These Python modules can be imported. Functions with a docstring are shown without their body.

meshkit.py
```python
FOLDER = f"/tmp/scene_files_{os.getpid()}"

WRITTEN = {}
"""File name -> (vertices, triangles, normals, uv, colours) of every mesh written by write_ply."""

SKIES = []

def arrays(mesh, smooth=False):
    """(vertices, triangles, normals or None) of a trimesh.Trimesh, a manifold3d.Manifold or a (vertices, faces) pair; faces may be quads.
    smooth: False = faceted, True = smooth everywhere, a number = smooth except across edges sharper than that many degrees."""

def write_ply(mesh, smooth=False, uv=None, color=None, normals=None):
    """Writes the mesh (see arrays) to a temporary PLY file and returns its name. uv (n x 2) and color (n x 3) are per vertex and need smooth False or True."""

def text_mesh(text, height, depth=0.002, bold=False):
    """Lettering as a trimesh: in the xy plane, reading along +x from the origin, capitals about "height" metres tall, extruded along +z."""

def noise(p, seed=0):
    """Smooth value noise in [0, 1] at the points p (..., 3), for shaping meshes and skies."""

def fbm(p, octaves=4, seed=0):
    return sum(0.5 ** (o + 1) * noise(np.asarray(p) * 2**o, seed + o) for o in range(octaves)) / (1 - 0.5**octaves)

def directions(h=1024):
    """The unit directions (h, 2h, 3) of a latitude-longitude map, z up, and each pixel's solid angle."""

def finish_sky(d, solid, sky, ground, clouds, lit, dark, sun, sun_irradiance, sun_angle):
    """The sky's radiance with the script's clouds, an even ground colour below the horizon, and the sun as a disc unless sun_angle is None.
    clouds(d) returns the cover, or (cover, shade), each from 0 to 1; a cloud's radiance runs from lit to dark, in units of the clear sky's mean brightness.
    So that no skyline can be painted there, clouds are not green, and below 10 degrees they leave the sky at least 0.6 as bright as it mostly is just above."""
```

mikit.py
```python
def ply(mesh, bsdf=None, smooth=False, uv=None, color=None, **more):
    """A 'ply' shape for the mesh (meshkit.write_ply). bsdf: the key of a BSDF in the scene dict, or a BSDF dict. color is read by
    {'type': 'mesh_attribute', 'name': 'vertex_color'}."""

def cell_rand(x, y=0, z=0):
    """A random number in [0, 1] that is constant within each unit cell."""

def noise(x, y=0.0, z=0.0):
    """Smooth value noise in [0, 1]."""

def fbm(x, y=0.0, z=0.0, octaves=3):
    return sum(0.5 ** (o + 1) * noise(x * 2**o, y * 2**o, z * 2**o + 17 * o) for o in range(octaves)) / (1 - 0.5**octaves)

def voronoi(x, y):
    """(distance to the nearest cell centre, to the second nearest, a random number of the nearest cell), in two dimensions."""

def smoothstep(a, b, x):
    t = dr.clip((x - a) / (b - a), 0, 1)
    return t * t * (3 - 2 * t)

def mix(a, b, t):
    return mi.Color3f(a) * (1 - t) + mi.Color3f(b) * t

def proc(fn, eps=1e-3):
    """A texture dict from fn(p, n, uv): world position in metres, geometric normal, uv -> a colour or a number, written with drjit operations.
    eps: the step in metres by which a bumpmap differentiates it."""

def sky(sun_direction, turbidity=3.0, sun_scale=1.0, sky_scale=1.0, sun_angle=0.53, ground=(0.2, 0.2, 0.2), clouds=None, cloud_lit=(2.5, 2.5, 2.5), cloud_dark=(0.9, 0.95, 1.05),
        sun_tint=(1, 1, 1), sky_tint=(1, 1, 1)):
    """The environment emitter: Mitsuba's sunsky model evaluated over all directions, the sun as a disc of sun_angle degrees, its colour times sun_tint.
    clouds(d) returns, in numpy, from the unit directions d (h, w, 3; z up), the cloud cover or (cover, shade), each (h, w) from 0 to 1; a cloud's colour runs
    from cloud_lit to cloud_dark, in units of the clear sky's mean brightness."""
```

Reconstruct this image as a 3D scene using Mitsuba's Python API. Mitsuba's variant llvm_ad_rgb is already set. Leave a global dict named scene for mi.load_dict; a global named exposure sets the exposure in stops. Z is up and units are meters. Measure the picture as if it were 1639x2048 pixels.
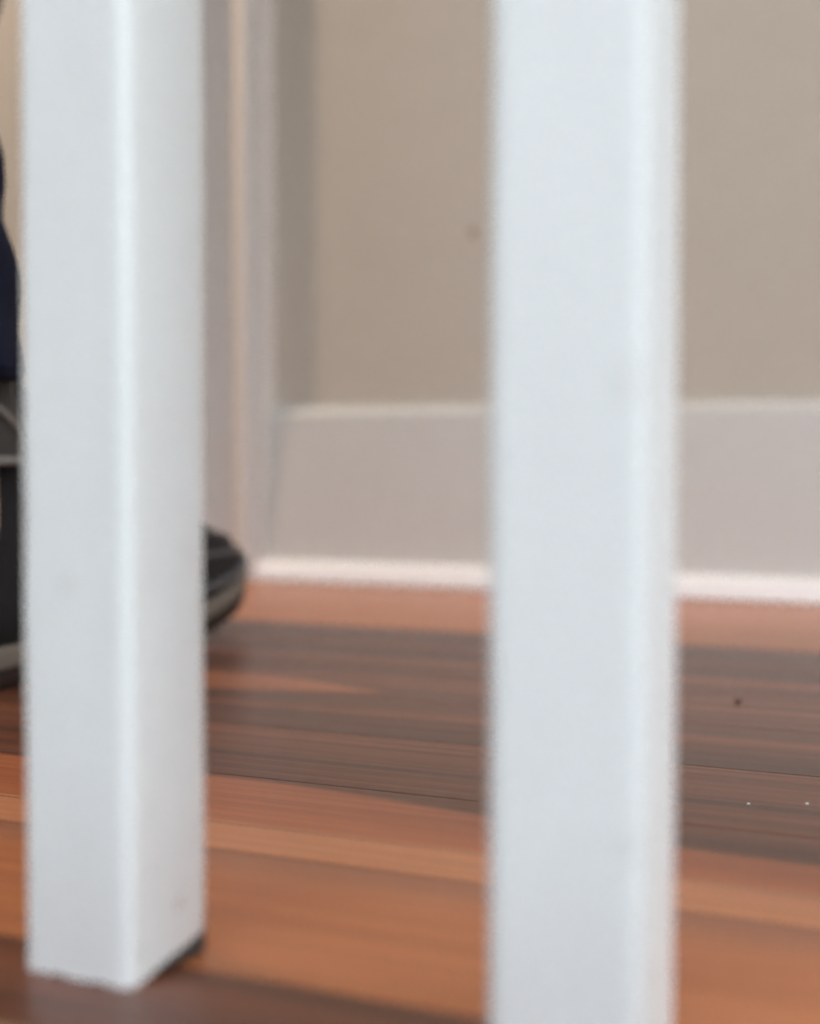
import math
import numpy as np
import trimesh
import manifold3d as m3
import drjit as dr
import mitsuba as mi
import mikit
import meshkit
from mikit import proc, noise, fbm, smoothstep, mix, cell_rand

rng = np.random.default_rng(7)
scene, labels = {'type': 'scene'}, {}
T = mi.ScalarTransform4f

# ------------------------------------------------------------------ camera, sky, light, exposure
exposure = 2.0
W, H = 1639, 2048
FPX, PITCH, YAW, ROLL = 3069.98, 0.0359, 0.4506, 0.0019
CAM = np.array([0.0, -1.0812, 0.1005])
fw = np.array([-math.sin(YAW) * math.cos(PITCH), math.cos(YAW) * math.cos(PITCH), -math.sin(PITCH)])
rt = np.array([math.cos(YAW), math.sin(YAW), 0.0])
up = np.cross(rt, fw)
upr = -rt * math.sin(ROLL) + up * math.cos(ROLL)
scene['camera'] = {
    'type': 'thinlens', 'fov': math.degrees(2 * math.atan(W / 2 / FPX)), 'fov_axis': 'x',
    'to_world': T().look_at(origin=CAM.tolist(), target=(CAM + fw).tolist(), up=upr.tolist()),
    'aperture_radius': 0.0042, 'focus_distance': 0.478, 'near_clip': 0.01, 'far_clip': 100.0,
}


def clouds(d):
    c = meshkit.fbm(d * np.array([2.0, 2.0, 4.0]), 4, 3)
    return np.clip((c - 0.30) * 4.0, 0, 1), np.clip((c - 0.45) * 2.5, 0, 1) * 0.5


scene['sky'] = mikit.sky([-0.75, -0.25, 0.6], turbidity=3.5, sun_scale=0.0, sky_scale=6.0, sky_tint=(0.92, 1.0, 1.07), ground=(0.22, 0.21, 0.2), clouds=clouds,
                         cloud_lit=(1.75, 1.7, 1.62), cloud_dark=(1.05, 1.07, 1.1))
PANE_LIGHT = (12.6, 9.6, 7.5)       # the frosted pane in the door at the end of the hall
PANE = (-1.66, -0.445, 1.20, 0.07, 0.36)   # x, y, z, half width, half height


# ------------------------------------------------------------------ helpers
def put(key, mesh, bsdf, smooth=False, label=None, cat=None, group=None, kind=None, **more):
    scene[key] = mikit.ply(mesh, bsdf, smooth=smooth, **more)
    tag(key, label, cat, group, kind)
    return key


def tag(key, label=None, cat=None, group=None, kind=None):
    e = {k: v for k, v in (('label', label), ('category', cat), ('group', group), ('kind', kind)) if v}
    if e:
        labels[key] = e


def box(x0, x1, y0, y1, z0, z1):
    m = trimesh.creation.box([x1 - x0, y1 - y0, z1 - z0])
    m.apply_translation([(x0 + x1) / 2, (y0 + y1) / 2, (z0 + z1) / 2])
    return m


def rbox(x0, x1, y0, y1, z0, z1, c=0.003):
    """A box with chamfered edges."""
    P = []
    for sx in (0, 1):
        for sy in (0, 1):
            for sz in (0, 1):
                q = np.array([(x0, x1)[sx], (y0, y1)[sy], (z0, z1)[sz]])
                o = np.array([1 - 2 * sx, 1 - 2 * sy, 1 - 2 * sz]) * c
                for k in range(3):
                    v = q + o
                    v[k] = q[k]
                    P.append(v)
    return trimesh.Trimesh(np.array(P)).convex_hull


def prof_x(yz, x0, x1):
    """Profile in (y, z), extruded along x."""
    from shapely import Polygon
    m = trimesh.creation.extrude_polygon(Polygon(yz), x1 - x0, engine='earcut')
    v = m.vertices.copy()
    m.vertices = np.c_[v[:, 2] + x0, v[:, 0], v[:, 1]]
    m.fix_normals()
    return m


def prof_z(xy, z0, z1):
    from shapely import Polygon
    m = trimesh.creation.extrude_polygon(Polygon(xy), z1 - z0, engine='earcut')
    m.apply_translation([0, 0, z0])
    return m


def tube(points, radii, sides=10):
    p = np.asarray(points, float)
    r = np.broadcast_to(radii, (len(p),))
    t = np.gradient(p, axis=0)
    t /= np.linalg.norm(t, axis=1, keepdims=True) + 1e-12
    a = np.cross(t, [0.31, 0.2, 0.93])
    a /= np.linalg.norm(a, axis=1, keepdims=True) + 1e-12
    b = np.cross(t, a)
    ang = np.arange(sides) * 2 * np.pi / sides
    v = p[:, None] + r[:, None, None] * (np.cos(ang)[None, :, None] * a[:, None] + np.sin(ang)[None, :, None] * b[:, None])
    n = len(p)
    f = []
    for i in range(n - 1):
        for j in range(sides):
            k = (j + 1) % sides
            f += [[i * sides + j, i * sides + k, (i + 1) * sides + k], [i * sides + j, (i + 1) * sides + k, (i + 1) * sides + j]]
    V = np.vstack([v.reshape(-1, 3), p[:1], p[-1:]])
    c0, c1 = n * sides, n * sides + 1
    for j in range(sides):
        k = (j + 1) % sides
        f += [[c0, k, j], [c1, (n - 1) * sides + j, (n - 1) * sides + k]]
    m = trimesh.Trimesh(V, np.array(f))
    m.fix_normals()
    return m


def loft(rings, cap=True):
    """Closed rings of equally many points, joined one to the next."""
    R = np.asarray(rings, float)
    n, s = R.shape[:2]
    f = []
    for i in range(n - 1):
        for j in range(s):
            k = (j + 1) % s
            f += [[i * s + j, i * s + k, (i + 1) * s + k], [i * s + j, (i + 1) * s + k, (i + 1) * s + j]]
    V = R.reshape(-1, 3)
    if cap:
        V = np.vstack([V, R[0].mean(0), R[-1].mean(0)])
        for j in range(s):
            k = (j + 1) % s
            f += [[n * s, k, j], [n * s + 1, (n - 1) * s + j, (n - 1) * s + k]]
    m = trimesh.Trimesh(V, np.array(f), process=False)
    trimesh.repair.fix_normals(m)
    return m


def ball(c, r):
    return m3.Manifold.sphere(float(r), 20).translate([float(x) for x in c])


def body(bones, fine, rounds=12, extra=()):
    """bones: ((point, radius), (point, radius)[, ...]) -> one smooth surface."""
    parts = [m3.Manifold.batch_hull([ball(c, r) for c, r in b]) for b in bones] + list(extra)
    m = m3.Manifold.batch_boolean(parts, m3.OpType.Add).refine_to_length(fine)
    q = m.to_mesh()
    t = trimesh.Trimesh(q.vert_properties[:, :3], q.tri_verts)
    trimesh.smoothing.filter_taubin(t, iterations=rounds)
    return t


# ------------------------------------------------------------------ materials
def principled(key, color, rough=0.5, spec=0.5, bump=None, bump_scale=1.0, **kw):
    b = {'type': 'principled', 'base_color': color if isinstance(color, dict) else {'type': 'rgb', 'value': list(color)},
         'roughness': rough, 'specular': spec, **kw}
    if bump is not None:
        b = {'type': 'bumpmap', 'scale': bump_scale, 'nested_texture': bump, 'bsdf': b}
    scene[key] = {'type': 'twosided', 'bsdf': b}


PITCHB, J0 = 0.0792, -0.7510     # board pitch; the joint at y = J0


def wood(p, n, uv):
    k = dr.floor((p.y - J0) / PITCHB)
    t = (p.y - J0) / PITCHB - k
    r = cell_rand(k, 3.0)
    wav = 0.004 * (noise(p.x * 3.0 + 9 * k, k) - 0.5)
    y = p.y + wav
    fine = fbm(p.x * 14 + 31 * k, y * 900, 0.0, 3)
    streak = fbm(p.x * 2.2 + 17 * k, y * 170 + 5 * k, 0.0, 4)
    broad = fbm(p.x * 1.1 + 3 * k, y * 42, 0.0, 3)
    light = mi.Color3f(0.43, 0.158, 0.062)
    red = mi.Color3f(0.33, 0.105, 0.045)
    dark = mi.Color3f(0.074, 0.030, 0.018)
    # how dark each board is coloured
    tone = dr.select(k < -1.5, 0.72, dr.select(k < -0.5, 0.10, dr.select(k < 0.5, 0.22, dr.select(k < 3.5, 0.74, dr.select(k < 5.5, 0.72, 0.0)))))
    # darker tone running slantwise along the edge of the board in the middle
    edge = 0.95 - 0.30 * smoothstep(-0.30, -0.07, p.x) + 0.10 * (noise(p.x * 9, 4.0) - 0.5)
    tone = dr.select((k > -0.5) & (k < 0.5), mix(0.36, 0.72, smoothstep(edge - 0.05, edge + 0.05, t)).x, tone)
    # a pale tongue tapering to the right
    tip = smoothstep(-0.280, -0.375, p.x)
    sliver = smoothstep(0.004, -0.004, dr.abs(p.y + 0.4990) - 0.023 * tip) * smoothstep(0.0, 0.12, tip)
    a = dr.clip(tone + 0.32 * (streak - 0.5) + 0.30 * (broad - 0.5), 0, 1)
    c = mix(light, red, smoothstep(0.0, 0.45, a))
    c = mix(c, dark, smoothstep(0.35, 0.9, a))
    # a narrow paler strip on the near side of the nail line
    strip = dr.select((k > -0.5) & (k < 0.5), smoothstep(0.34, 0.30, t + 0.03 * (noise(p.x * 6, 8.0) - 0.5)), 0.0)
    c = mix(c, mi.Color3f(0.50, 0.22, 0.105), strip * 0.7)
    c = mix(c, mi.Color3f(0.36, 0.125, 0.055) * (0.85 + 0.3 * streak), 0.85 * sliver)
    c = c * (0.80 + 0.40 * fine)
    crack = dr.select((k > -0.5) & (k < 0.5), smoothstep(0.0009, 0.0002, dr.abs(p.y + 0.7265 + 0.0012 * noise(p.x * 30, 2.0))), 0.0)
    # dirt worked into the joint beside it, and a browner margin on the next board
    joint = smoothstep(0.0016, 0.0003, dr.abs(p.y - J0 + 0.0006 + 0.0008 * noise(p.x * 8, 1.0)))
    c = mix(c, mi.Color3f(0.21, 0.10, 0.07), dr.select((k > -1.5) & (k < -0.5), 0.55 * smoothstep(0.66, 0.95, t + 0.1 * (broad - 0.5)), 0.0))
    c = c * (1 - 0.45 * joint)
    # varnish worn pale on the rounded edge of the landing
    c = mix(c, mi.Color3f(0.36, 0.25, 0.14), 0.8 * smoothstep(-0.868, -0.874, p.y))
    return c * (1 - 0.65 * crack)


def wood_bump(p, n, uv):
    return 0.00006 * fbm(p.x * 14, p.y * 700, 0.0, 2) + 0.00012 * noise(p.x * 5, p.y * 60)


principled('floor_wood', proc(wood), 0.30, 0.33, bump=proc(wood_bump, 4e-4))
principled('subfloor', (0.02, 0.012, 0.008), 0.9, 0.1)


def wall_col(p, n, uv):
    m = fbm(p.x * 4, p.y * 4, p.z * 4, 3)
    c = mi.Color3f(0.515, 0.472, 0.405) * (0.97 + 0.06 * m)
    d = dr.sqrt(dr.square(p.x - (-0.4699)) + dr.square((p.z - 0.2717) * 0.8))
    return mix(c, mi.Color3f(0.33, 0.26, 0.17), 0.7 * smoothstep(0.006, 0.002, d))


def wall_bump(p, n, uv):
    return 0.0006 * fbm(p.x * 40, p.y * 40, p.z * 40, 2) + 0.002 * noise(p.x * 9, p.y * 9, p.z * 9)


principled('wall_paint', proc(wall_col), 0.62, 0.3, bump=proc(wall_bump, 2e-3))
principled('wall_white', (0.74, 0.74, 0.74), 0.7, 0.3)
principled('trim_white', (0.62, 0.615, 0.58), 0.36, 0.45)
principled('architrave_white', (0.66, 0.63, 0.60), 0.2, 0.6)
principled('moulding_white', (0.95, 0.94, 0.91), 0.22, 0.5)
principled('door_paint', (0.47, 0.43, 0.36), 0.45, 0.4)
principled('brass', (0.55, 0.40, 0.18), 0.3, 0.5, metallic=1.0)


def spot(p, x, y, z, r):
    return smoothstep(r, r * 0.3, dr.sqrt(dr.square(p.x - x) + dr.square(p.y - y) + dr.square(p.z - z)))


def baluster_col(p, n, uv):
    m = fbm(p.x * 60, p.y * 60, p.z * 25, 3)
    c = mi.Color3f(0.785, 0.825, 0.805) * (0.975 + 0.05 * m)
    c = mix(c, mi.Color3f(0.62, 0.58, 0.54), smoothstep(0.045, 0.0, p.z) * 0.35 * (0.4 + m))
    c = mix(c, mi.Color3f(0.48, 0.40, 0.37), 0.5 * spot(p, -0.1705, -0.8315, 0.0125, 0.0022))
    c = mix(c, mi.Color3f(0.6, 0.57, 0.53), 0.15 * spot(p, -0.186, -0.847, 0.076, 0.004))
    c = mix(c, mi.Color3f(0.6, 0.57, 0.53), 0.22 * spot(p, -0.0745, -0.846, 0.038, 0.004))
    c = mix(c, mi.Color3f(0.62, 0.6, 0.56), 0.2 * spot(p, -0.075, -0.846, 0.112, 0.006))
    return c


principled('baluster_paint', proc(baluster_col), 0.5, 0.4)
principled('gap_dark', (0.055, 0.055, 0.053), 0.9, 0.2)
principled('denim', proc(lambda p, n, uv: mi.Color3f(0.010, 0.0125, 0.026) * (0.7 + 0.6 * fbm(p.x * 500, p.y * 500, p.z * 500, 2))), 0.9, 0.15, sheen=0.1)


def shoe_col(p, n, uv):
    return mi.Color3f(0.013, 0.013, 0.0135) * (0.75 + 0.5 * noise(p.x * 700, p.y * 700, p.z * 700))


principled('shoe_fabric', proc(shoe_col), 0.75, 0.25, sheen=0.1)
principled('shoe_panel', (0.085, 0.085, 0.09), 0.5, 0.4)
principled('shoe_tongue', (0.060, 0.058, 0.054), 0.85, 0.2, sheen=0.3)
principled('shoe_lace', (0.22, 0.205, 0.185), 0.8, 0.2)
principled('shoe_midsole', (0.165, 0.142, 0.112), 0.6, 0.35)
principled('shoe_outsole', (0.030, 0.018, 0.014), 0.8, 0.2)
principled('skin', (0.55, 0.36, 0.27), 0.5, 0.4)
principled('shirt', (0.20, 0.22, 0.25), 0.85, 0.2)
principled('hair', (0.05, 0.035, 0.025), 0.6, 0.4)
principled('eye', (0.75, 0.75, 0.74), 0.2, 0.5)
principled('lips', (0.45, 0.22, 0.19), 0.5, 0.4)
principled('dust', (0.85, 0.82, 0.78), 0.8, 0.2)
principled('grit', (0.075, 0.055, 0.042), 0.8, 0.2)

# ------------------------------------------------------------------ the setting
XL, XR, YF, ZC = -1.68, 1.15, -2.30, 2.45
put('floor', box(XL, XR, -0.845, 0.03, -0.06, -0.022), 'subfloor', kind='structure', label='polished red brown timber floor of narrow boards')
put('floor_001', box(XL, XR, YF, -0.87, -1.25, -1.20), 'floor_wood', kind='structure', label='lower floor at the foot of the stairwell')
put('trim_2', box(XL, XR, -0.862, -0.8455, -1.2, -0.0225), 'trim_white', kind='structure', label='white board closing the edge of the landing')
cuts = [J0 + PITCHB * k for k in range(0, 10)]
n = 0
for i in range(-1, 10):
    y0, y1 = J0 + PITCHB * i, J0 + PITCHB * (i + 1)
    y1 = min(y1, 0.0)
    if y1 - y0 < 0.01:
        continue
    g, c = 0.00012, 0.00035
    yz = [(y0 + g, -0.022), (y1 - g, -0.022), (y1 - g, -c), (y1 - g - c, 0), (y0 + g + c, 0), (y0 + g, -c)]
    key = 'floor__board' + (f'_{n:03d}' if n else '')
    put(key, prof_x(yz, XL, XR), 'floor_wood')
    n += 1
y1 = J0 - PITCHB - 0.0003
arc = [(-0.868 - 0.011 * math.sin(a), -0.011 + 0.011 * math.cos(a)) for a in np.linspace(0, math.pi, 9)]
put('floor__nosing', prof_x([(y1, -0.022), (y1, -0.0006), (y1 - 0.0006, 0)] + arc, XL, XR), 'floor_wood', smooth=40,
    label='darker rounded board along the edge of the landing')

# the back wall with the doorway
DX0, DX1, DZ = -1.46, -0.735, 2.02
put('wall_back', trimesh.util.concatenate([box(DX1, XR, 0, 0.10, -0.03, ZC), box(XL, DX0, 0, 0.10, -0.03, ZC), box(DX0, DX1, 0, 0.10, DZ, ZC)]),
    'wall_paint', kind='structure', label='beige painted wall above the white skirting board')
# end wall of the hall with a glazed light
px, py, pz, ph, pv = PANE
xe = XL
put('wall_left', trimesh.util.concatenate([
    box(xe - 0.1, xe, YF, py - ph, -1.25, ZC), box(xe - 0.1, xe, py + ph, 0.1, -0.03, ZC),
    box(xe - 0.1, xe, py - ph, py + ph, -0.03, pz - pv), box(xe - 0.1, xe, py - ph, py + ph, pz + pv, ZC)]), 'wall_paint', kind='structure',
    label='beige end wall of the hall with a narrow window')
put('window_1', trimesh.util.concatenate([
    rbox(xe - 0.03, xe + 0.02, py - ph - 0.05, py - ph, pz - pv - 0.05, pz + pv + 0.05), rbox(xe - 0.03, xe + 0.02, py + ph, py + ph + 0.05, pz - pv - 0.05, pz + pv + 0.05),
    rbox(xe - 0.03, xe + 0.02, py - ph, py + ph, pz - pv - 0.05, pz - pv), rbox(xe - 0.03, xe + 0.02, py - ph, py + ph, pz + pv, pz + pv + 0.05)]), 'trim_white',
    kind='structure', label='narrow white framed window at the end of the hall')
pane = trimesh.Trimesh([[xe + 0.001, py - ph, pz - pv], [xe + 0.001, py + ph, pz - pv], [xe + 0.001, py + ph, pz + pv], [xe + 0.001, py - ph, pz + pv]], [[0, 1, 2], [0, 2, 3]], process=False)
put('window_1__pane', pane, 'wall_white', label='frosted pane bright with daylight')
scene['window_1__pane']['emitter'] = {'type': 'area', 'radiance': {'type': 'rgb', 'value': list(PANE_LIGHT)}}
ry0, ry1, rz0, rz1 = -2.22, -0.88, 0.12, 2.3
put('wall_right', trimesh.util.concatenate([box(XR, XR + 0.1, ry1, 0.1, -1.25, ZC), box(XR, XR + 0.1, YF, ry0, -1.25, ZC), box(XR, XR + 0.1, ry0, ry1, -1.25, rz0), box(XR, XR + 0.1, ry0, ry1, rz1, ZC)]),
    'wall_white', kind='structure', label='pale wall at the far end of the stairwell')
put('window_3', trimesh.util.concatenate([
    rbox(XR - 0.02, XR + 0.06, ry0 - 0.06, ry0, rz0 - 0.06, rz1 + 0.06), rbox(XR - 0.02, XR + 0.06, ry1, ry1 + 0.06, rz0 - 0.06, rz1 + 0.06),
    rbox(XR - 0.02, XR + 0.06, ry0, ry1, rz0 - 0.06, rz0), rbox(XR - 0.02, XR + 0.06, ry0, ry1, rz1, rz1 + 0.06)]), 'trim_white', kind='structure',
    label='white framed window in the pale side wall')
wx0, wx1, wz0, wz1 = -0.75, 1.00, 0.55, 2.1
put('wall_front', trimesh.util.concatenate([
    box(XL - 0.1, wx0, YF - 0.1, YF, -1.25, ZC), box(wx1, XR + 0.1, YF - 0.1, YF, -1.25, ZC), box(wx0, wx1, YF - 0.1, YF, -1.25, wz0), box(wx0, wx1, YF - 0.1, YF, wz1, ZC)]),
    'wall_white', kind='structure', label='pale outer wall of the stairwell with a wide window')
put('window_2', trimesh.util.concatenate([
    rbox(wx0 - 0.06, wx0, YF - 0.06, YF + 0.02, wz0 - 0.06, wz1 + 0.06), rbox(wx1, wx1 + 0.06, YF - 0.06, YF + 0.02, wz0 - 0.06, wz1 + 0.06),
    rbox(wx0, wx1, YF - 0.06, YF + 0.02, wz0 - 0.06, wz0), rbox(wx0, wx1, YF - 0.06, YF + 0.02, wz1, wz1 + 0.06)]), 'trim_white', kind='structure',
    label='wide white framed stairwell window')
put('ceiling', box(XL - 0.1, XR + 0.1, YF - 0.1, 0.1, ZC, ZC + 0.08), 'wall_white', kind='structure', label='white ceiling')

# architrave of the doorway: flat board, raised outer bead
AX = -0.6460
flat, high = -0.0120, -0.0200
bead = [(AX - 0.0126, -0.0208), (AX - 0.0136, -0.0218), (AX - 0.0150, -0.0220), (AX - 0.0166, -0.0215), (AX - 0.0320, -0.0138)]
arch = [(AX, 0.001), (AX, -0.0150), (AX - 0.0012, -0.0172), (AX - 0.0035, -0.0178), (AX - 0.0115, -0.0178), (AX - 0.0122, -0.0190)] + bead + [(AX - 0.0325, flat), (AX - 0.066, flat), (AX - 0.0665, -0.027), (AX - 0.069, -0.030), (AX - 0.080, -0.030), (AX - 0.084, -0.026), (AX - 0.084, 0.001)]  # inner raised edge is added, out of sight, to cast shade on the flat
m = prof_z(arch, 0.0, DZ + 0.08)
put('trim_1', m, 'architrave_white', smooth=40, kind='structure', label='white door architrave with a raised outer bead')
m = m.copy()
v = m.vertices.copy()
v[:, 0] = DX0 - (v[:, 0] - (AX - 0.084)) + 0.004
m.vertices = v
m.invert()
put('trim_1__side', m, 'architrave_white', smooth=40)
put('trim_1__head', rbox(DX0 - 0.02, DX1 + 0.01, -0.0115, 0.001, DZ + 0.003, DZ + 0.083), 'trim_white')
put('trim_1__jamb', trimesh.util.concatenate([box(DX1 - 0.018, DX1 - 0.0003, 0.002, 0.098, 0, DZ), box(DX0 + 0.0003, DX0 + 0.018, 0.002, 0.098, 0, DZ), box(DX0 + 0.018, DX1 - 0.018, 0.002, 0.098, DZ - 0.018, DZ)]), 'trim_white')
d0, d1, dt = DX0 + 0.020, DX1 - 0.020, DZ - 0.021
door = [box(d0, d1, 0.032, 0.060, 0.006, dt)]
for a, b, c_, e in ((d0, d0 + 0.10, 0.006, dt), (d1 - 0.10, d1, 0.006, dt), (d0 + 0.10, d1 - 0.10, 0.006, 0.22), (d0 + 0.10, d1 - 0.10, 0.86, 1.02), (d0 + 0.10, d1 - 0.10, dt - 0.11, dt)):
    door.append(box(a, b, 0.024, 0.034, c_, e))
put('door_1', trimesh.util.concatenate(door), 'door_paint', kind='structure', label='closed cream panelled door beside the white architrave')
hm = trimesh.util.concatenate([trimesh.creation.cylinder(0.024, 0.008, sections=28).apply_transform(trimesh.transformations.rotation_matrix(math.pi / 2, [1, 0, 0])).apply_translation([d0 + 0.05, 0.020, 0.98]),
                               trimesh.creation.icosphere(3, 0.026).apply_translation([d0 + 0.05, -0.022, 0.98]),
                               trimesh.creation.cylinder(0.010, 0.04, sections=20).apply_transform(trimesh.transformations.rotation_matrix(math.pi / 2, [1, 0, 0])).apply_translation([d0 + 0.05, 0.001, 0.98])])
put('door_1__knob', hm, 'brass', smooth=40)

# skirting board: raked face, chamfered top, rounded shoe moulding along the floor
SX0 = AX + 0.0006
zt = 0.1407
put('baseboard_back', prof_x([(0.001, 0.0), (-0.0155, 0.0), (-0.0092, zt - 0.0075), (-0.0045, zt - 0.0012), (0.001, zt)], SX0, XR), 'trim_white', smooth=20,
    kind='structure', label='white skirting board along the beige wall')
rq = 0.0155
quarter = [(-0.0148, 0.0012)] + [(-0.0145 - rq * 0.8 * math.cos(a), 0.0022 + rq * math.sin(a)) for a in np.linspace(0, math.pi / 2, 12)] + [(-0.0139, 0.0012 + rq)]
quarter = [(-0.0145, 0.0012), (-0.0145 - rq * 0.8, 0.0012)] + quarter[1:]
mq = prof_x(quarter, SX0 - 0.003, XR)
put('baseboard_back__moulding', mq, 'moulding_white', smooth=40, label='rounded shoe moulding along the foot of the skirting')

# ------------------------------------------------------------------ balusters
def baluster(cx, cy, size, rot, top, cut):
    """A painted square post; its foot is sawn a little out of true (cut: height of each foot corner, wobble)."""
    e, b = size / 2, 0.0027
    ring = []
    for qx, qy, a0 in ((1, 1, 0), (-1, 1, 90), (-1, -1, 180), (1, -1, 270)):
        for a in np.linspace(0, 90, 6):
            t = math.radians(a0 + a)
            ring.append((qx * (e - b) + b * math.cos(t), qy * (e - b) + b * math.sin(t)))
        nx, ny = [(-1, 1), (-1, -1), (1, -1), (1, 1)][[(1, 1), (-1, 1), (-1, -1), (1, -1)].index((qx, qy))]
        for u in np.linspace(0, 1, 12)[1:-1]:
            p0 = np.array(ring[-1]) if u == np.linspace(0, 1, 12)[1] else p0
            last = np.array({0: (-(e - b), e), 90: (-e, -(e - b)), 180: (e - b, -e), 270: (e, e - b)}[a0])
            ring.append(tuple(p0 + (last - p0) * u))
    ring = np.array(ring)
    zs = [0, 0.004, 0.010] + list(np.linspace(0.02, 0.3, 57)) + list(np.linspace(0.32, top, 12))
    rings = []
    for z in zs:
        q = np.c_[ring, np.full(len(ring), z)]
        # bristle-painted surface: very slight waviness
        w = (meshkit.fbm(np.c_[q[:, 0] * 45, q[:, 1] * 45, q[:, 2] * 16] + cx * 100, 3, 5) - 0.5) * 0.0007
        nn = q[:, :2] / np.maximum(np.abs(q[:, :2]).max(1, keepdims=True), 1e-9)
        q[:, :2] += nn / np.linalg.norm(nn, axis=1, keepdims=True) * w[:, None]
        if z < 0.02:
            f = cut(q[:, 0] / e, q[:, 1] / e) * (1 - z / 0.02)
            q[:, 2] += f
        rings.append(q)
    m = loft(rings)
    m.apply_transform(trimesh.transformations.rotation_matrix(rot, [0, 0, 1]))
    m.apply_translation([cx, cy, 0])
    return m


def foot_a(x, y):
    lift = np.clip(y + 0.75, 0, 2) / 1.75 * np.clip((x + 0.6) / 1.6, 0, 1) * 0.0056
    wob = (meshkit.fbm(np.c_[x * 3, y * 3, np.zeros_like(x)], 3, 2) - 0.3) * 0.0012
    return np.maximum(0.0, lift + wob)


def foot_b(x, y):
    return np.maximum(0.0, (meshkit.fbm(np.c_[x * 3, y * 3, np.zeros_like(x) + 3], 3, 4) - 0.35) * 0.0012)


put('stair_baluster', baluster(-0.1843, -0.8339, 0.02652 * 0.9884, -0.020, 0.90, foot_a), 'baluster_paint', smooth=35, cat='baluster', group='balusters along the landing edge',
    label='white square baluster with gapped foot, in front of the dark shoe')
fm = rbox(-0.0128, 0.0128, -0.0126, 0.0128, 0.0002, 0.009, 0.0008)  # dark block put in to fill the gap where the foot lifts
fm.apply_transform(trimesh.transformations.rotation_matrix(-0.020, [0, 0, 1]))
fm.apply_translation([-0.1843, -0.8339, 0])
put('stair_baluster__foot', fm, 'gap_dark', label='dark block in the gap under the foot')
put('stair_baluster_001', baluster(-0.0866, -0.8339, 0.02652 * 1.0114, 0.085, 0.90, foot_b), 'baluster_paint', smooth=35, cat='baluster', group='balusters along the landing edge',
    label='brighter white square baluster, right of the one hiding the shoe')

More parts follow.
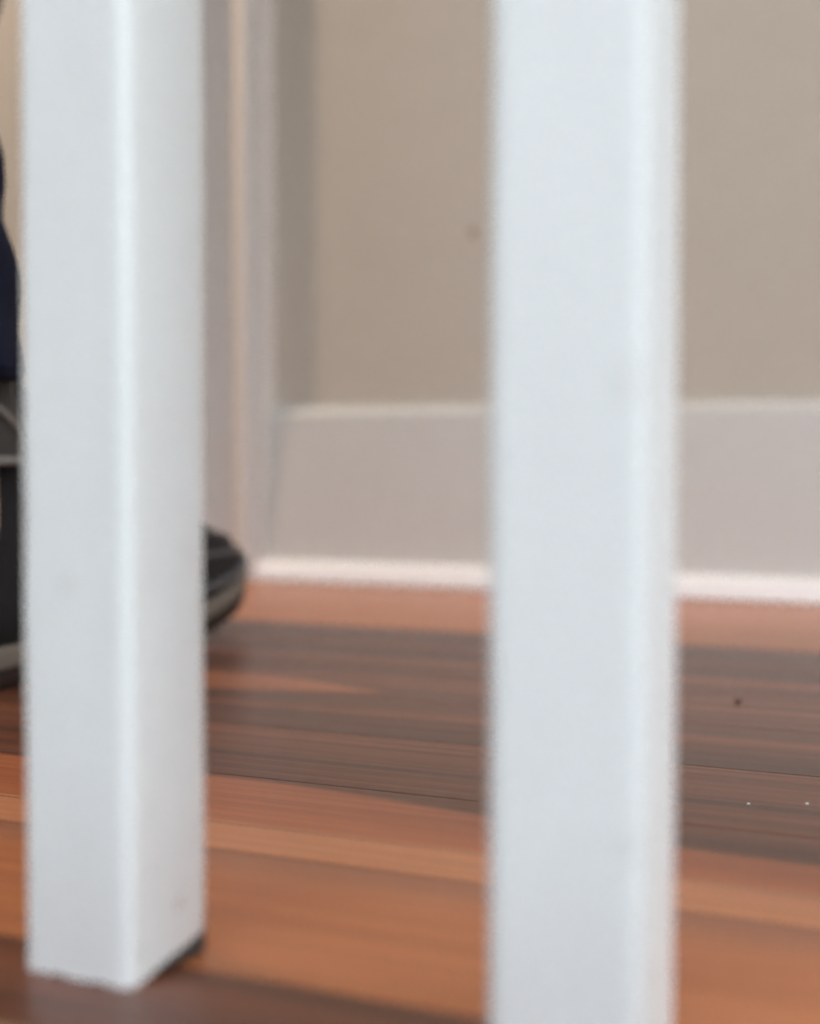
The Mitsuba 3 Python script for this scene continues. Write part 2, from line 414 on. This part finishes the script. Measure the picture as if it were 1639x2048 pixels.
# ------------------------------------------------------------------ the person
HEAD = math.radians(98.0)
F = np.array([math.cos(HEAD), math.sin(HEAD), 0.0])
R = np.array([F[1], -F[0], 0.0])
Z = np.array([0, 0, 1.0])
SHOE_R = np.array([-0.4690, -0.6270, 0.0])      # heel of the right shoe
SHOE_L = np.array([-0.700, -0.455, 0.0])
LEN = 0.339


def shoe_half(s):
    """Half width of the sole at s (0 heel, 1 toe), right and left of the axis (right foot)."""
    S = [0.0, 0.03, 0.08, 0.16, 0.30, 0.45, 0.60, 0.72, 0.82, 0.90, 0.95, 0.985, 1.0]
    o = [0.004, 0.020, 0.030, 0.0345, 0.0350, 0.0365, 0.0430, 0.0465, 0.0440, 0.0365, 0.0275, 0.0150, 0.003]
    i = [0.004, 0.020, 0.030, 0.0340, 0.0320, 0.0320, 0.0380, 0.0420, 0.0410, 0.0350, 0.0265, 0.0140, 0.003]
    return np.interp(s, S, o), np.interp(s, S, i)


def spring(s):
    return 0.026 * np.clip((s - 0.55) / 0.45, 0, 1) ** 1.6 + 0.004 * np.clip((0.06 - s) / 0.06, 0, 1)


def make_shoe(key, origin, side):
    """side +1: the right shoe, -1: the left."""
    def at(s, u, z):
        return origin + F * (s * LEN) + R * (u * side) + Z * z
    st = np.concatenate([np.linspace(0, 0.1, 9), np.linspace(0.13, 0.85, 25), np.linspace(0.87, 1.0, 16)])

    def slab(z0, z1, grow):
        rings = []
        for s in st:
            o, i = shoe_half(s)
            o, i, b = o + grow * (s > 0.002), i + grow * (s > 0.002), spring(s)
            q, za, zb = [], z0 + b, z1 + b
            r = min(0.002, (zb - za) * 0.4)
            for u, z in ((o - r, za), (o, za + r), (o, zb - r), (o - r, zb), (0.3 * o, zb), (-0.3 * i, zb), (-i + r, zb), (-i, zb - r), (-i, za + r), (-i + r, za), (-0.3 * i, za), (0.3 * o, za)):
                q.append(at(s, u, z))
            rings.append(q)
        return loft(rings)
    put(key + '__outsole', slab(0.0003, 0.0085, 0.0005), 'shoe_outsole', smooth=40, label='dark brown outsole')
    put(key + '__midsole', slab(0.0086, 0.0190, 0.0018), 'shoe_midsole', smooth=40, label='tan rubber midsole')

    def crest(s):      # height of the upper's top line
        return np.interp(s, [0, 0.05, 0.15, 0.28, 0.40, 0.52, 0.64, 0.76, 0.86, 0.93, 0.975, 1.0], [0.098, 0.105, 0.105, 0.110, 0.102, 0.089, 0.077, 0.066, 0.0560, 0.047, 0.036, 0.024])

    rings = []
    for s in np.concatenate([np.linspace(0.004, 0.08, 8), np.linspace(0.11, 0.85, 30), np.linspace(0.87, 0.996, 18)]):
        o, i = shoe_half(s)
        b, h = 0.0180 + spring(s), crest(s)
        h = max(h + 0.5 * spring(s), b + 0.004)
        q = []
        for a in np.linspace(0, math.pi, 25):
            c_, sn = math.cos(a), math.sin(a)
            w = (o if c_ > 0 else i) * np.sign(c_) * abs(c_) ** 0.75
            lean = 1.0 - 0.16 * sn
            q.append(at(s, w * lean, b + (h - b) * abs(sn) ** 0.85))
        for u in (-0.6, 0.0, 0.6):
            q.append(at(s, u * (o if u > 0 else i), b - 0.002))
        rings.append(q)
    put(key + '__upper', loft(rings), 'shoe_fabric', smooth=50)

    # overlays: ribs along the toe and a side panel, standing proud of the upper
    def surf(s, f, off=0.0012):
        o, i = shoe_half(s)
        b, h = 0.0180 + spring(s), max(crest(s) + 0.5 * spring(s), 0.0220 + spring(s))
        a = f
        c_, sn = math.cos(a), math.sin(a)
        w = (o if c_ > 0 else i) * np.sign(c_) * abs(c_) ** 0.75
        return at(s, w * (1 - 0.16 * sn) + off * c_, b + (h - b) * abs(sn) ** 0.85 + off * sn)
    for k, (fa, wd) in enumerate(((0.10, 0.0022), (0.42, 0.0015), (0.78, 0.0012))):
        pts = [surf(s, fa, 0.0006) for s in np.linspace(0.5, 0.965, 22)] + [surf(s, math.pi - fa, 0.0006) for s in np.linspace(0.965, 0.5, 22)]
        put(key + '__rib' + (f'_{k:03d}' if k else ''), tube(pts, wd, 8), 'shoe_panel', smooth=True, label='grey stitched rib round the toe')
    # padded grey ankle collar, its piping, and the tongue
    rings = []
    for t in np.linspace(0, 1, 10):
        z = 0.097 + 0.037 * t
        cs, hl, hw = 0.150 - 0.010 * t, 0.150 - 0.010 * t, 0.0345 - 0.0035 * t
        bulge = 0.003 * math.sin(math.pi * min(1, t * 1.05))
        rings.append([at(cs + (hl + bulge / LEN) * math.cos(a), (hw + bulge) * math.sin(a), z + 0.012 * t * math.cos(a)) for a in np.linspace(0, 2 * math.pi, 41)[:-1]])
    for t, ins in ((0.98, 0.0035), (0.80, 0.0070)):      # rolled rim and the opening
        rings.append([at(cs + (hl - ins / LEN) * math.cos(a), (hw - ins) * math.sin(a), 0.097 + 0.037 * t + 0.012 * t * math.cos(a)) for a in np.linspace(0, 2 * math.pi, 41)[:-1]])
    put(key + '__collar', loft(rings), 'shoe_tongue', smooth=50, label='padded grey ankle collar')
    rings = []
    for t in np.linspace(0, 1, 14):
        s, z = 0.48 - 0.20 * t, 0.096 + 0.042 * t ** 1.1
        hw, th = 0.022 + 0.004 * t, 0.006
        q = []
        for a in np.linspace(0, 2 * math.pi, 21)[:-1]:
            u = hw * np.sign(math.cos(a)) * abs(math.cos(a)) ** 0.6
            q.append(at(s + (th * math.sin(a)) / LEN - 0.025 * (u / hw) ** 2, u, z + 0.5 * th * math.sin(a) - 0.006 * (u / hw) ** 2))
        rings.append(q)
    put(key + '__tongue', loft(rings), 'shoe_tongue', smooth=50, label='grey padded tongue')
    # laces: rungs across the tongue, a bow, and the lace carried round the ankle
    lace = []
    for s, z in ((0.385, 0.124), (0.43, 0.1145), (0.49, 0.105), (0.55, 0.096)):
        lace.append(tube([at(s + 0.012 * math.sin(3 * u), 0.030 * u, z - 0.012 * u * u) for u in np.linspace(-1, 1, 13)], 0.0022, 8))
    for sg in (1, -1):
        lace.append(tube([at(0.37 + 0.05 * math.sin(a), sg * (0.004 + 0.034 * (1 - math.cos(a)) / 2), 0.129 - 0.026 * ((1 - math.cos(a)) / 2) + 0.006 * math.sin(a)) for a in np.linspace(0, 2 * math.pi, 25)], 0.0020, 8))
    put(key + '__lace', trimesh.util.concatenate(lace), 'shoe_lace', smooth=True, label='pale grey laces tied in a bow')
    for k, (za, zb, rr) in enumerate(((0.121, 0.026, 0.0019), (0.0985, 0.004, 0.0022))):
        pts = [at(0.150 - 0.005 + 0.149 * math.cos(a), 0.0372 * math.sin(a), za - zb * max(0.0, math.cos(a)) + 0.004 * math.cos(a)) for a in np.linspace(0, 2 * math.pi, 49)]
        put(key + '__piping' + (f'_{k:03d}' if k else ''), tube(pts, rr, 8), 'shoe_lace', smooth=True, label='pale piping round the ankle')


PB = 'person'
tag(PB, 'person in navy jeans and dark sneakers, mostly hidden by the left baluster', 'person')
make_shoe(PB + '__shoe', SHOE_R, 1)
labels[PB + '__shoe'] = {'label': 'charcoal sneaker with tan midsole'}
make_shoe(PB + '__shoe_001', SHOE_L, -1)
labels[PB + '__shoe_001'] = {'label': 'charcoal sneaker with tan midsole'}


def loc(base, f, r, z):
    return base + F * f + R * r + Z * z


hipc = (SHOE_R + SHOE_L) / 2 + F * 0.075
legs = {}
for sd, sh in ((1, SHOE_R), (-1, SHOE_L)):
    ank = loc(sh, 0.036, 0.0075 * sd, 0.10)
    knee = loc(sh, 0.135 if sd < 0 else 0.085, -0.015 * sd - (0.075 if sd > 0 else 0.0), 0.49)
    hip = loc(hipc, 0, 0.085 * sd, 0.90)
    legs[sd] = (ank, knee, hip)
denim = []
for sd, (ank, knee, hip) in legs.items():
    hem = ank + Z * 0.030
    mid = hem + (knee - hem) * 0.45 + F * -0.012
    denim += [((hem, 0.046), (hem + (mid - hem) * 0.35, 0.050)), ((hem + (mid - hem) * 0.3, 0.050), (mid, 0.058)), ((mid, 0.058), (knee, 0.064)), ((knee, 0.066), (hip, 0.092))]
denim += [((loc(hipc, 0, 0.075, 0.92), 0.095), (loc(hipc, 0, -0.075, 0.92), 0.095), (loc(hipc, 0.0, 0.075, 1.0), 0.082), (loc(hipc, 0.0, -0.075, 1.0), 0.082))]
jm = body(denim, 0.016, 8)
jm = jm.subdivide()
v = jm.vertices.copy()
for sd, (ank, knee, hip) in legs.items():     # stacked folds above the hem, hem pulled down over the shoe and opened out
    near = np.linalg.norm((v - ank)[:, :2], axis=1) < 0.13
    low = near & (v[:, 2] < 0.34)
    d = (v - ank)[:, :2]
    rr = np.linalg.norm(d, axis=1, keepdims=True) + 1e-9
    fold = 0.0025 * np.sin(v[:, 2] * 105 + 2.2 * np.arctan2(d[:, 1], d[:, 0])) * np.clip((0.33 - v[:, 2]) / 0.12, 0, 1) * np.clip((v[:, 2] - 0.13) / 0.03, 0, 1)
    v[low, :2] += (d / rr * fold[:, None])[low]
    cutz = 0.137
    hemv = near & (v[:, 2] < cutz)
    v[hemv, 2] = cutz - 0.004 * (v[hemv, 2] < 0.12)
jm.vertices = v
put(PB + '__jeans', jm, 'denim', smooth=True, label='dark navy jeans bunched over the shoe')
shc = hipc + Z * 0
torso = [((loc(hipc, 0, 0.085, 0.98), 0.095), (loc(hipc, 0, -0.085, 0.98), 0.095), (loc(hipc, 0, 0.08, 1.16), 0.095), (loc(hipc, 0, -0.08, 1.16), 0.095)),
         ((loc(hipc, 0, 0.08, 1.16), 0.095), (loc(hipc, 0, -0.08, 1.16), 0.095), (loc(hipc, 0.01, 0.115, 1.34), 0.090), (loc(hipc, 0.01, -0.115, 1.34), 0.090)),
         ((loc(hipc, 0.01, 0.16, 1.40), 0.055), (loc(hipc, 0.01, -0.16, 1.40), 0.055), (loc(hipc, 0.0, 0, 1.45), 0.060), (loc(hipc, 0.01, 0, 1.30), 0.09))]
arm = {}
for sd in (1, -1):
    sh_, el, wr = loc(hipc, 0.0, 0.185 * sd, 1.385), loc(hipc, -0.02, 0.235 * sd, 1.11), loc(hipc, 0.06, 0.245 * sd, 0.87)
    arm[sd] = (sh_, el, wr)
    torso += [((sh_, 0.056), (el, 0.047)), ((el, 0.047), (wr + (el - wr) * 0.12, 0.036))]
put(PB + '__shirt', body(torso, 0.02, 10), 'shirt', smooth=True, label='grey long sleeved top')
hc = loc(hipc, 0.025, 0, 1.60)
flesh = [((loc(hipc, 0.0, 0, 1.42), 0.055), (loc(hipc, 0.012, 0, 1.54), 0.052)),
         ((hc + Z * 0.025 - F * 0.018, 0.085), (hc + Z * 0.03 + F * 0.02, 0.075), (hc - Z * 0.055 + F * 0.035, 0.048)),
         ((hc - Z * 0.05 + F * 0.03, 0.05), (hc - Z * 0.088 + F * 0.052, 0.024)),
         ((hc + Z * 0.018 + F * 0.090, 0.010), (hc - Z * 0.020 + F * 0.106, 0.013))]
for sd in (1, -1):
    flesh.append(((hc + R * 0.078 * sd + Z * 0.016 - F * 0.008, 0.016), (hc + R * 0.076 * sd - Z * 0.022, 0.011)))
    sh_, el, wr = arm[sd]
    dn = (wr - el) / np.linalg.norm(wr - el)
    palm = wr + dn * 0.075
    flesh += [((el + (wr - el) * 0.7, 0.032), (wr, 0.026)), ((wr, 0.025), (palm + F * 0.026, 0.014), (palm - F * 0.026, 0.014))]
    for k, (off, ln) in enumerate(((0.030, 0.066), (0.010, 0.076), (-0.010, 0.070), (-0.029, 0.055))):
        a = palm + F * off
        b = a + dn * ln * 0.5 - R * sd * 0.006
        c_ = b + dn * ln * 0.45 - R * sd * 0.016
        flesh += [((a - dn * 0.015, 0.0098), (b, 0.0088)), ((b, 0.0088), (c_, 0.0075))]
    ta = wr + dn * 0.030 + F * 0.022
    flesh += [((ta, 0.013), (ta + dn * 0.028 + F * 0.026, 0.0105)), ((ta + dn * 0.028 + F * 0.026, 0.0105), (ta + dn * 0.058 + F * 0.030, 0.0085))]
    ank, knee, hip = legs[sd]
    flesh += [((ank - Z * 0.03 + F * 0.012, 0.026), (ank + Z * 0.10, 0.030)), ((ank + Z * 0.10, 0.032), (knee, 0.046)), ((knee, 0.050), (hip, 0.070))]
flesh += [((hipc + Z * 0.93 + R * 0.07, 0.075), (hipc + Z * 0.93 - R * 0.07, 0.075), (hipc + Z * 1.36 + R * 0.10, 0.06), (hipc + Z * 1.36 - R * 0.10, 0.06), (hipc + Z * 1.44, 0.05))]
put(PB + '__body', body(flesh, 0.008, 6), 'skin', smooth=True)
put(PB + '__hair', body([((hc + Z * 0.045 - F * 0.028, 0.088), (hc + Z * 0.060 + F * 0.028, 0.066)), ((hc + Z * 0.03 - F * 0.04, 0.080), (hc - Z * 0.035 - F * 0.035, 0.062))], 0.012, 6), 'hair', smooth=True, label='short dark hair')
for k, sd in enumerate((1, -1)):
    put(PB + '__eye' + (f'_{k:03d}' if k else ''), trimesh.creation.icosphere(3, 0.0115).apply_translation(hc + Z * 0.012 + F * 0.0835 + R * 0.031 * sd), 'eye', smooth=True)
put(PB + '__mouth', tube([hc - Z * (0.052 + 0.003 * u * u) + F * (0.087 - 0.006 * u * u) + R * 0.022 * u for u in np.linspace(-1, 1, 11)], 0.0045, 8), 'lips', smooth=True)

# ------------------------------------------------------------------ specks of dust lying on the boards
for k, (x, y, r, mat, lab) in enumerate(((-0.1039, -0.6410, 0.00036, 'dust', 'white speck of dust on the dark boards, left of two'),
                                         (-0.0887, -0.6334, 0.00042, 'dust', 'white speck of dust on the dark boards, right of two'),
                                         (-0.1518, -0.4583, 0.0010, 'grit', 'dark crumb of grit on the dark boards right of the balusters'))):
    m = trimesh.creation.icosphere(2, r)
    m.vertices = m.vertices * [1.3, 1, 0.7] * (0.8 + 0.4 * meshkit.noise(m.vertices / r * 1.3, k))[:, None]
    m.apply_translation([x, y, r * 0.6])
    put('dust_speck' + (f'_{k:03d}' if k else ''), m, mat, smooth=True, cat='speck', label=lab)
